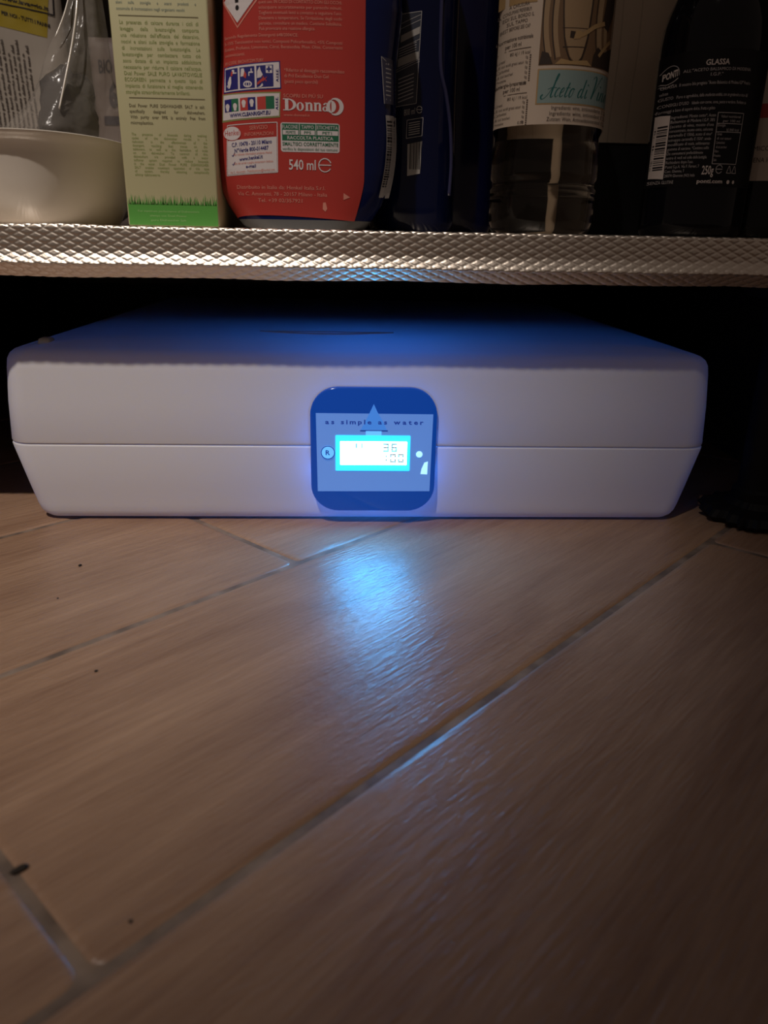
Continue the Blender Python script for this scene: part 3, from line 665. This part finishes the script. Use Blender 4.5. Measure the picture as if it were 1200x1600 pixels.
VS = cyl(VX, VY, VR)
def vi(k, name, mt, off=.15): return k.build(name, mt, vb, VS, off)
vi(Ink().rect(96.2, 256.6, 137.8, 300, 2), 'barrel_picture', M_barrel, .12)
k = Ink()
for x, wd in ((98.6, 2.6), (103.2, 2.2), (127, 3.0), (131.2, 2.2)): k.stroke([(x + 1, 300), (x - .4, 282), (x + .2, 270), (x + 2.4, 260)], wd)
k.poly([(105.5, 300), (106.4, 283), (108.2, 269), (111.4, 260.4), (114.6, 257.4), (117.6, 260.4), (120.0, 270), (121.0, 284), (121.4, 300)])
vi(k, 'barrel_stave', M_barrel2, .18)
k = Ink(); k.stroke([(105.4, 300), (106.2, 283), (108.0, 268), (111.0, 260), (114.4, 256.9)], .7); k.stroke([(121.8, 300), (121.4, 284), (120.2, 269), (117.8, 260), (114.8, 257)], .9); k.stroke([(107.4, 264.6), (120, 264.9)], .45); k.stroke([(106.6, 273.0), (120.6, 273.2)], .3)
k.poly([(96.4, 257), (103, 257), (100.6, 262), (97.4, 263)]); k.poly([(124, 257), (137.6, 257), (137.6, 268), (131, 264), (127, 266), (124.6, 262)]); k.poly([(128.5, 276), (133, 274), (136.5, 284), (136, 297), (132, 298), (130, 288)]); k.poly([(110.6, 268.8), (113, 268.4), (113.4, 271.6), (110.8, 271.8)])
for x in (97.0, 101.4, 124.6): k.stroke([(x + .8, 300), (x - .2, 282), (x + .4, 270), (x + 2.6, 259)], .55)
vi(k, 'barrel_shadow', M_dbrown, .24)
k = Ink(); k.stroke([(113.4, 269.4), (118.4, 271.0), (124, 274.6), (130, 277)], 1.9); k.poly([(112.6, 268.2), (116.2, 268.6), (116.8, 271.8), (113.6, 272.2)]); k.stroke([(128, 262), (132.6, 267.6), (135.8, 270.4)], 1.6); k.poly([(104, 256.9), (124, 256.9), (121, 259.2), (112, 258.4), (107, 259.4)])
vi(k, 'tan_print', M_gold, .3)
vi(Ink().rect(96.1, 238.6, 139.6, 255.0, 2), 'name_panel_border', M_gold, .12); vi(Ink().rect(96.8, 239.2, 139.6, 254.4, 2), 'name_panel', M_sky, .18)
# slanted script, letter by letter
k = Ink(); T = lambda pts, ox, w_=.62: k.stroke([(ox + x + (z * .32), 242.0 + z) for x, z in pts], w_, .22)
T([(-.6, 1.2), (-1.2, .2), (-.2, -1.0), (1.6, .6), (3.2, 5.0), (4.2, 9.6), (3.9, 10.6), (3.5, 9.4), (3.4, 5), (3.4, 1), (4.0, -.2), (4.8, .6)], 99.6, .75)
T([(.4, 3.6), (2.4, 4.3), (4.8, 4.2)], 100.2, .4)
T([(2.2, 3.6), (1.5, 4.2), (.6, 3.0), (.5, .9), (1.3, 0), (2.2, .8)], 104.6)
T([(0, 1.4), (1.5, 2.6), (1.8, 3.8), (1.1, 4.2), (.4, 2.8), (.4, .8), (1.1, 0), (2.1, .9)], 107.2)
T([(1.0, 6.6), (.6, 3), (.5, .8), (1.1, 0), (1.9, .9)], 109.8); T([(-.2, 4.1), (2.0, 4.4)], 109.9, .35)
T([(1.2, 4.1), (.4, 3.2), (.3, .8), (1.0, 0), (1.8, 1.0), (1.9, 3.2), (1.2, 4.1), (2.4, 3.6)], 112.2)
T([(1.8, 3.6), (1.0, 4.1), (.2, 2.8), (.2, .8), (.9, 0), (1.8, 1.2), (2.1, 4), (2.2, 8.6), (2.1, 4), (2.1, .8), (2.7, 0), (3.3, .9)], 117.2)
T([(.3, 4.0), (.3, .8), (.8, 0), (1.5, .9)], 121.2); k.disc(123.4, 248.2, .35)
T([(-1.2, 9.4), (-.2, 10.6), (.8, 9.4), (1.1, 5), (1.0, 0), (2.0, 4.8), (3.6, 10.2), (4.4, 10.8)], 124.6, .75)
T([(.3, 4.0), (.3, .8), (.8, 0), (1.5, .9)], 129.2); k.disc(131.6, 248.4, .35)
T([(.2, 4), (.1, 0), (.6, 3.0), (1.4, 4.1), (1.9, 3), (1.8, .6), (2.4, 0), (2.9, .8)], 131.2)
T([(1.0, 4.1), (.4, 3.2), (.3, .8), (.8, 0), (1.5, 1.0), (1.6, 3.2), (1.0, 4.1)], 134.6)
vi(k, 'script_lettering', M_script, .26)
k = Ink()
for i, s in enumerate(('Ingredienti: vino, antiossidante: E 224', 'Ingredients: wine, antioxidant: E 224', 'Zutaten: Wein, Antioxidationsmittel: E 224')): k.text(s, (104.2, 103.4, 102.2)[i], 236.2 - 2.7 * i, 139.6, 1.9, cond=.6)
for i, s in enumerate(('A CHIUSURA', 'DA CONSUMARE PREFERIBILM.', 'VEDI SUL BORDO IL', 'SUL TAPPO', 'BEST BEFORE SEE CAP')): k.text(s, (82, 78.4, 79.0, 81.4, 79.6)[i], 284.4 - 2.5 * i, (90.2, 91.4, 92.6, 89.8, 91.2)[i], 1.7)
k.text('informazione nutrizionale', 78.2, 269.6, 92.8, 1.9, bold=.01); k.text('per 100 ml', 81.4, 266.6, 87.8, 1.9, bold=.01); k.rect(79.2, 265.2, 92.2, 265.5)
k.text('energie-/preparation', 79.2, 248.6, 90.8, 1.9, bold=.01); k.text('per 100 ml', 81.6, 245.8, 88.4, 1.9, bold=.01); k.rect(79.6, 244.4, 91.8, 244.7)
for b, n_ in ((262.6, 6), (241.8, 5)):
    k.text('80 kJ / 19 kcal', 83.4, b, 92.0, 1.6)
    for i, s in enumerate(('Grassi', 'di cui acidi grassi saturi', 'Carboidrati', 'di cui zuccheri', 'Proteine', 'Sale')[:n_]):
        z = b - 2.3 * (i + .9); k.text(s, 79.4, z, (81.6, 89.4, 83.4, 85.0, 82.4, 81.0)[i], 1.5); k.text('0g', 90.1, z, 91.2, 1.3)
    k.text('0,08', 88.4, b - 2.3 * n_ - .4, 91.0, 1.5)
    for i in range(12): k.rect(91.9, b - 1.1 - 1.05 * i, 92.6, b - .5 - 1.05 * i)
vi(k, 'lettering', M_vink, .2)
vi(Ink().quad((78.4, 286.2), (93.6, 285.2), (93.6, 292), (78.4, 292), 8, 3), 'printed_band', M_gold, .2)

# ------------------------------------------------------------------ balsamic glaze bottle
BXc, BYc, BR = .1968, .4610, .0288
M_bal = mat('black_glass', (.005, .005, .007), .08, spec=.28)
M_blab = mat('black_label', (.006, .005, .006), .5, spec=.2)
M_bink = mat('grey_print', (.48, .44, .43), .5); M_bw = mat('bright_print', (.72, .64, .60), .5)
bb = thing('glaze_bottle', 'rounded black squeeze bottle with white lettering and a barcode on its black label', 'bottle', (BXc, BYc, .1746))
part('bottle_body', *lathe([(.018, .1750), (.0262, .1752), (.0278, .1775), (.0282, .182), (.0282, .264), (.0281, .272), (.0274, .280), (.0258, .287), (.0232, .2935), (.0195, .3), (.0155, .306), (.0125, .312), (.0125, .318)], BXc, BYc, 64), M_bal, bb, True, 60)
part('cap', *lathe([(.0145, .3182), (.0145, .34), (.009, .343), (.006, .36), (.002, .361)], BXc, BYc, 32), M_ink, bb, True, 40)
vv = []
for j in range(2):
    for i in range(61):
        a = rd(175 + 190 * i / 60); vv.append((BXc + .0285 * cos(a), BYc + .0285 * sin(a), (.2005, .2655)[j]))
part('label', vv, ff, M_blab, bb, True)
BS = cyl(BXc, BYc, .0286)
def bi(k, name, mt, off=.12): return k.build(name, mt, bb, BS, off)
k = Ink(); k.text('GLASSA', 182.9, 258.4, 193.8, 2.6, bold=.015); k.text('PONTI', 168.55, 253.9, 172.6, 3.2, bold=.03, z1=255.0)
k.text('250g', 188.0, 206.6, 193.9, 4.4, bold=.012); k.text('ponti.com', 186.4, 202.3, 199.6, 2.0, bold=.02); k.disc(203.0, 203.0, .9, 1.0); k.disc(206.3, 203.0, .7, .9)
bi(k, 'lettering', M_bw, .2)
k = Ink(); k.ring(170.6, 255.9, 2.6, 4.4, 2.45, 4.1, 0, -10, 160); k.stroke([(168.3, 252.4), (169.6, 251.6), (171.4, 252.4), (172.9, 254.0)], .35); k.stroke([(168.3, 251.2), (169.6, 250.3), (171.6, 251.2)], .3)
k.text("ALL'\"ACETO BALSAMICO DI MODENA", 174.4, 255.8, 206.0, 1.4); k.text('I.G.P."', 185.7, 253.4, 191.4, 1.5)
for i, (s, a, b, z) in enumerate((('GLASSA  Il nostro blu pregiato "Aceto Balsamico di Modena IGP" Ponti e', 168.4, 207.0, 249.6), ('vellutata', 168.4, 170.4, 246.6), ('GUSTO   Puro e agrodolce, dalla moderata acidità, con un gradevole e ricco dal', 168.3, 206.6, 244.0), ('CONSIGLI D\'USO   Ideale con carne, uova, pesce e verdure. Perfetto su', 168.3, 206.4, 240.6), ('formaggi a base di sapore dolce, frutta e gelato', 168.2, 190.0, 237.8))): k.text(s, a, z, b, 1.55)
for i, s in enumerate(('Ingredienti: Mosto cotto*, Aceto', 'Balsamico di Modena I.G.P. 38%', '(aceto di vino, mosto d\'uva', 'concentrato, mosto cotto, colorante', 'caramello E 150d), aceto di vino*', 'sciroppo caramello E 150d*, amido', 'modificato di mais, addensante:', 'gomma di xantano. *Contiene solfiti', 'Da consumarsi preferibilmente', 'entro il: vedi sul collo della bottiglia', 'Richiudere dopo l\'uso.', 'Ponti S.p.A. Via F. Ferrari, 7', 'Cont. Ghemme, 7', '28074 Ghemme (NO) Italia')): k.text(s, 172.3 + .02 * i, 234.4 - 2.22 * i, (191, 190.8, 190.6, 190.5, 190.4, 190.2, 190, 189.8, 187.4, 189.4, 183.5, 186.4, 180, 185)[i], 1.5)
k.frame((192.6, 211.8), (206.2, 211.8), (206.1, 236.2), (191.9, 236.3), .3); k.rect(192.1, 231.0, 206.1, 231.3); k.rect(192.3, 227.0, 206.1, 227.3)
for i, s in enumerate(('Valori nutrizionali', 'per 100 ml', 'Energia', '   kJ 840 kcal', 'Grassi', 'di cui saturi', 'Carboidrati', 'di cui zuccheri', 'Fibre', 'Proteine', 'Sale')): k.text(s, (193.6, 195, 192.6, 197.6, 193, 193.2, 193, 193.4, 193, 193, 193)[i], 233.9 - 2.08 * i, (204.6, 204.4, 196.6, 204.6, 195.4, 200.8, 197.6, 199, 195, 196.4, 194.6)[i], 1.3)
k.text('SENZA GLUTINE', 168.25, 202.2, 176.2, 1.7)
k.ring(196.8, 209.2, 1.9, 2.2, 1.6, 1.85, 0, 20, 330); k.rect(195.1, 209.0, 198.6, 209.4)
for x in (201.2, 204.4): k.frame((x, 207.4), (x + 2.6, 207.4), (x + 1.5, 210.8), (x + 1.1, 210.8), .3)
bi(k, 'lettering', M_bink)
bi(Ink().quad((168.3, 205.4), (172.3, 204.6), (172.0, 236.2), (168.25, 236.9), 8, 4), 'barcode_panel', M_bw, .12)
k = Ink(); z = 231.5; random.seed(9)
while z > 209:
    h = random.choice((.3, .45, .7, .9)); k.quad((168.35, z - h), (171.6, z - h), (171.6, z), (168.35, z), 6, 1); z -= h + random.choice((.35, .5, .7))
bi(k, 'barcode', M_ink, .2)
# second black bottle with a cream label at the edge of the view
eb = thing('cream_label_bottle', 'black bottle with a cream label and small red square, partly hidden behind the glaze bottle', 'bottle', (.2520, .5000, .1746))
part('bottle_body', *lathe([(.018, .1750), (.0262, .1752), (.0278, .1775), (.0282, .182), (.0282, .290), (.0262, .302), (.0200, .320), (.0135, .334), (.0125, .36)], .2520, .5000, 56), M_bal, eb, True, 60)
part('cap', *lathe([(.0145, .3602), (.0145, .38), (.013, .382)], .2520, .5, 32), M_ink, eb, True, 40)
ES = cyl(.2520, .5000, .0284)
M_el = mat('cream_paper_label', (.62, .52, .44), .55)
Ink().poly([(226.0, 207.2), (252.5, 207.2), (252.8, 256), (251.6, 261.5), (248.4, 265.8), (243, 268.2), (234, 268), (228.4, 265.4), (226.2, 260)]).build('label', M_el, eb, ES, .1)
Ink().rect(235.5, 240.6, 245.6, 248.0).build('red_square', M_rink, eb, ES, .2)
k = Ink(); k.text('BALSAMICO', 226.6, 223.4, 243.4, 2.6); k.text('DI MODENA IGP', 226.4, 217.2, 246.6, 2.6); k.build('lettering', M_vink, eb, ES, .2)

# ------------------------------------------------------------------ white oval dish with a plastic bag in it, packets behind
M_ceramic = mat('white_ceramic', (.72, .66, .58), .16)
dish = thing('oval_dish', 'white ceramic oval dish with a flared rim holding a clear plastic bag', 'dish', (-.1720, .505, .1746))
DX, DY = -.1800, .5050
def dl(a, b, z): return superloop(DX, DY, a, b, 2.25, z, 72)
part('dish_body', *loft([dl(.026, .05, .1748), dl(.0290, .0530, .1750), dl(.0318, .0560, .1775), dl(.0362, .0605, .186), dl(.0405, .0640, .199), dl(.0432, .0662, .210), dl(.0446, .0675, .2150), dl(.0462, .0700, .2178), dl(.0478, .0722, .2194), dl(.0480, .0726, .2203), dl(.0466, .0712, .2209),
                        dl(.0418, .0670, .2190), dl(.0405, .0640, .208), dl(.0360, .0590, .190), dl(.0285, .052, .181), dl(.012, .03, .1795)]), M_ceramic, dish, True, 75)
dish2 = thing('grey_dish', 'pale grey round dish standing behind the white oval dish', 'dish', (-.245, .66, .1746))
part('dish_body', *lathe([(.030, .1748), (.040, .1752), (.055, .180), (.072, .192), (.083, .207), (.087, .218), (.0885, .2195), (.086, .219), (.080, .207), (.069, .195), (.050, .184), (.01, .181)], -.245, .66, 64), mat('grey_ceramic', (.40, .38, .35), .3), dish2, True, 70)
def film(name, base, rough, alpha):
    m = bpy.data.materials.new(name); m.use_nodes = True; nt = m.node_tree; n = nt.nodes; b = n['Principled BSDF']
    b.inputs['Base Color'].default_value = (*base, 1); b.inputs['Roughness'].default_value = rough; b.inputs['Alpha'].default_value = alpha
    return m
M_film = film('clear_film', (.50, .45, .40), .20, .20); bump(M_film, 130, .6, .002, 2)
bag = thing('plastic_bag', 'crumpled clear plastic bag rising to a peak out of the white oval dish', 'bag', (-.163, .500, .1840))
BAGP = [(.1840, -.179, .018, .034), (.192, -.178, .0240, .042), (.205, -.1755, .0285, .046), (.220, -.1700, .0300, .044), (.235, -.1640, .0270, .036), (.250, -.1600, .0205, .029), (.268, -.1555, .0150, .022), (.285, -.1515, .0095, .015), (.300, -.1490, .0060, .010), (.312, -.1475, .0020, .004)]
vv, ff = [], []; nu, nv = 48, 40
for j in range(nv + 1):
    z = .1840 + (.312 - .1840) * j / nv; cx_, ax_, ay_ = interp(BAGP, z)
    for i in range(nu):
        a = 2 * pi * i / nu; d = Vector((cos(a) * 2, sin(a) * 2, z * 28))
        fold = 1 + .10 * sin(4 * a + z * 60) + .22 * abs(noise.noise(d)) + .10 * noise.noise(d * 2.3)
        if z < .222: fold = min(fold, 1.04)
        vv.append((cx_ + ax_ * cos(a) * fold, .501 + ay_ * sin(a) * fold, z))
ff = [(j * nu + i, j * nu + (i + 1) % nu, (j + 1) * nu + (i + 1) % nu, (j + 1) * nu + i) for j in range(nv) for i in range(nu)]
ff += [tuple(range(nu - 1, -1, -1)), tuple(range(nv * nu, nv * nu + nu))]
part('bag_film', vv, ff, M_film, bag, True)
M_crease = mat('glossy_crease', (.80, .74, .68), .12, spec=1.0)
part('crease', *tube(catmull([(-.1490, .4860, .300), (-.1492, .4790, .284), (-.1515, .4720, .266), (-.1545, .4640, .248), (-.1570, .4575, .2335)], 5), .0005), M_crease, bag, True)
part('crease', *tube(catmull([(-.1535, .4850, .294), (-.1560, .4790, .282), (-.1600, .4730, .270)], 5), .00035), M_crease, bag, True)
def lump(n, cx, cy, cz, r, sx, sz, seed):
    vv, ff = [], []; a_, b_ = 22, 14
    for j in range(b_ + 1):
        for i in range(a_):
            th, ph = pi * j / b_, 2 * pi * i / a_; d = Vector((sin(th) * cos(ph), sin(th) * sin(ph), cos(th)))
            k_ = r * (1 + .35 * noise.noise(d * 2.2 + Vector((seed, 0, 0)))); vv.append((cx + d.x * k_ * sx, cy + d.y * k_, cz + d.z * k_ * sz))
    ff = [(j * a_ + i, j * a_ + (i + 1) % a_, (j + 1) * a_ + (i + 1) % a_, (j + 1) * a_ + i) for j in range(b_) for i in range(a_)]
    return vv, ff
part('dark_contents', *lump(0, -.1655, .498, .236, .0165, 1.0, 1.35, 2.2), mat('dark_wrapped_item', (.03, .028, .03), .18), bag, True)
def packet(name, label, cat, x0, x1, y, z0, z1, thick, mt, lean=0, seed=1):
    t = thing(name, label, cat, ((x0 + x1) / 2, y, z0)); vv, ff = [], []; nx, nz = 26, 30
    def yy(u, w_, s): 
        bul = (max(0, 1 - (2 * u - 1) ** 4) * max(0, 1 - (2 * w_ - 1) ** 4)) ** .6
        return y + s * (thick * bul + .0004) + lean * w_ + .0022 * noise.noise((u * 3, w_ * 4, seed)) + .001 * noise.noise((u * 9, w_ * 12, seed))
    for s in (-1, 1):
        for j in range(nz + 1):
            for i in range(nx + 1): vv.append((x0 + (x1 - x0) * i / nx, yy(i / nx, j / nz, s), z0 + (z1 - z0) * j / nz))
    o = (nx + 1) * (nz + 1)
    for j in range(nz):
        for i in range(nx):
            a = j * (nx + 1) + i; ff += [(a, a + 1, a + nx + 2, a + nx + 1), (o + a, o + a + nx + 1, o + a + nx + 2, o + a + 1)]
    rim = [i for i in range(nx + 1)] + [(j + 1) * (nx + 1) - 1 for j in range(1, nz + 1)] + [nz * (nx + 1) + i for i in range(nx - 1, -1, -1)] + [j * (nx + 1) for j in range(nz - 1, 0, -1)]
    ff += [(rim[i], rim[i] + o, rim[(i + 1) % len(rim)] + o, rim[(i + 1) % len(rim)]) for i in range(len(rim))]
    part('wrapper', vv, ff, mt, t, True, 60)
    return t, lambda x, z: yy(min(max((x - x0) / (x1 - x0), 0), 1), min(max((z - z0) / (z1 - z0), 0), 1), -1)
M_pack = mat('white_wrapper', (.46, .40, .34), .45)
pk, PS = packet('detergent_packet', 'pale packet with yellow band and fine print, behind the clear bag', 'packet', -.345, -.2535, .775, .1750, .395, .012, M_pack, 0, 4)
yl = Ink(); yl.quad((-344, 345.5), (-266.0, 331.0), (-256.5, 392), (-344, 394), 16, 8); yl.build('yellow_band', mat('yellow_print', (.40, .29, .02), .45), pk, PS, .3)
k = Ink(); k.frame((-320, 358.0), (-258.6, 348.5), (-257.0, 380), (-320, 388), 1.1); k.text('PER NOI - TUTTI I PANNI', -301, 346.8, -262.6, 3.0, z1=338.6, bold=.03); k.text('www.lavaggio.it', -300, 357.8, -262, 3.2, z1=351.2, bold=.03); k.build('lettering', M_ink, pk, PS, .6)
k = Ink()
for i in range(10): k.text(('Avvertenze e modo d uso del', 'Tenere fuori dalla portata di bimbi', 'dosare per lavaggio a mano o')[i % 3], -318 + 4.1 * i, 258, -318 + 4.1 * i + (66, 70, 60)[i % 3], 2.4, rot=91, bold=.03)
k.build('lettering', M_vink, pk, PS, .6)
pk2, PS2 = packet('print_packet', 'mauve-grey packet with dark print between the plastic bag and the cream carton', 'packet', -.2440, -.170, .810, .1750, .342, .010, mat('mauve_wrapper', (.30, .23, .21), .5), 0, 9)
k = Ink(); k.text('BIO', -235.4, 312, -222, 11, bold=.03); k.text('6', -228, 284, -219, 20, bold=.05); k.rect(-234, 268, -214, 276); k.build('lettering', mat('violet_ink', (.03, .025, .06), .5), pk2, PS2, .4)

# ------------------------------------------------------------------ dim things at the back of the shelf
pk3, PS3 = packet('beige_sack', 'dim beige creased sack standing behind the vinegar and glaze bottles', 'sack', .135, .255, .660, .1750, .380, .018, mat('beige_sack', (.76, .63, .49), .6), 0, 13)
k = Ink()
for x in (169, 186, 200, 214): k.stroke([(x, 378), (x + 1.5, 320), (x - .5, 250), (x + 1, 200)], .9)
k.build('crease', mat('sack_crease_shade', (.62, .51, .39), .6), pk3, PS3, .3)  # shade of the folds painted as flat darker strokes
tr = thing('black_tray', 'low black plastic box on the shelf in front of the beige sack', 'box', (.195, .58, .1746))
part('tray_body', *loft([[(x, y, z) for x, y in rrect(.140 - i, .250 + i, .545 - i, .615 + i, .006, 5)] for z, i in ((.1750, -.003), (.177, 0), (.2325, .002), (.2335, .003))]), M_black, tr, True, 40)
rs = thing('red_striped_packet', 'narrow upright red and olive packet seen between the red-labelled and blue bottles', 'packet', (.024, .555, .1746))
part('packet_body', *box(.008, .030, .535, .600, .1750, .335, .002), mat('dull_red_pack', (.20, .035, .04), .4), rs, True, 40)
part('side_strip', *box(.0255, .0302, .5345, .599, .294, .3352), mat('olive_pack', (.20, .17, .07), .5), rs)
# pipe along the wall under the cabinet
pp = thing('waste_pipe', 'thin grey pipe running low along the wall behind the white appliance', 'pipe', (0, .93, .113))
part('pipe_run', *tube([(-.33, .93, .122), (-.05, .93, .122), (.30, .93, .122)], .006, 12), mat('grey_pipe', (.12, .12, .12), .4), pp, True)
part('bracket', *box(-.06, -.05, .93, 1.05, .112, .130), M_black, pp)
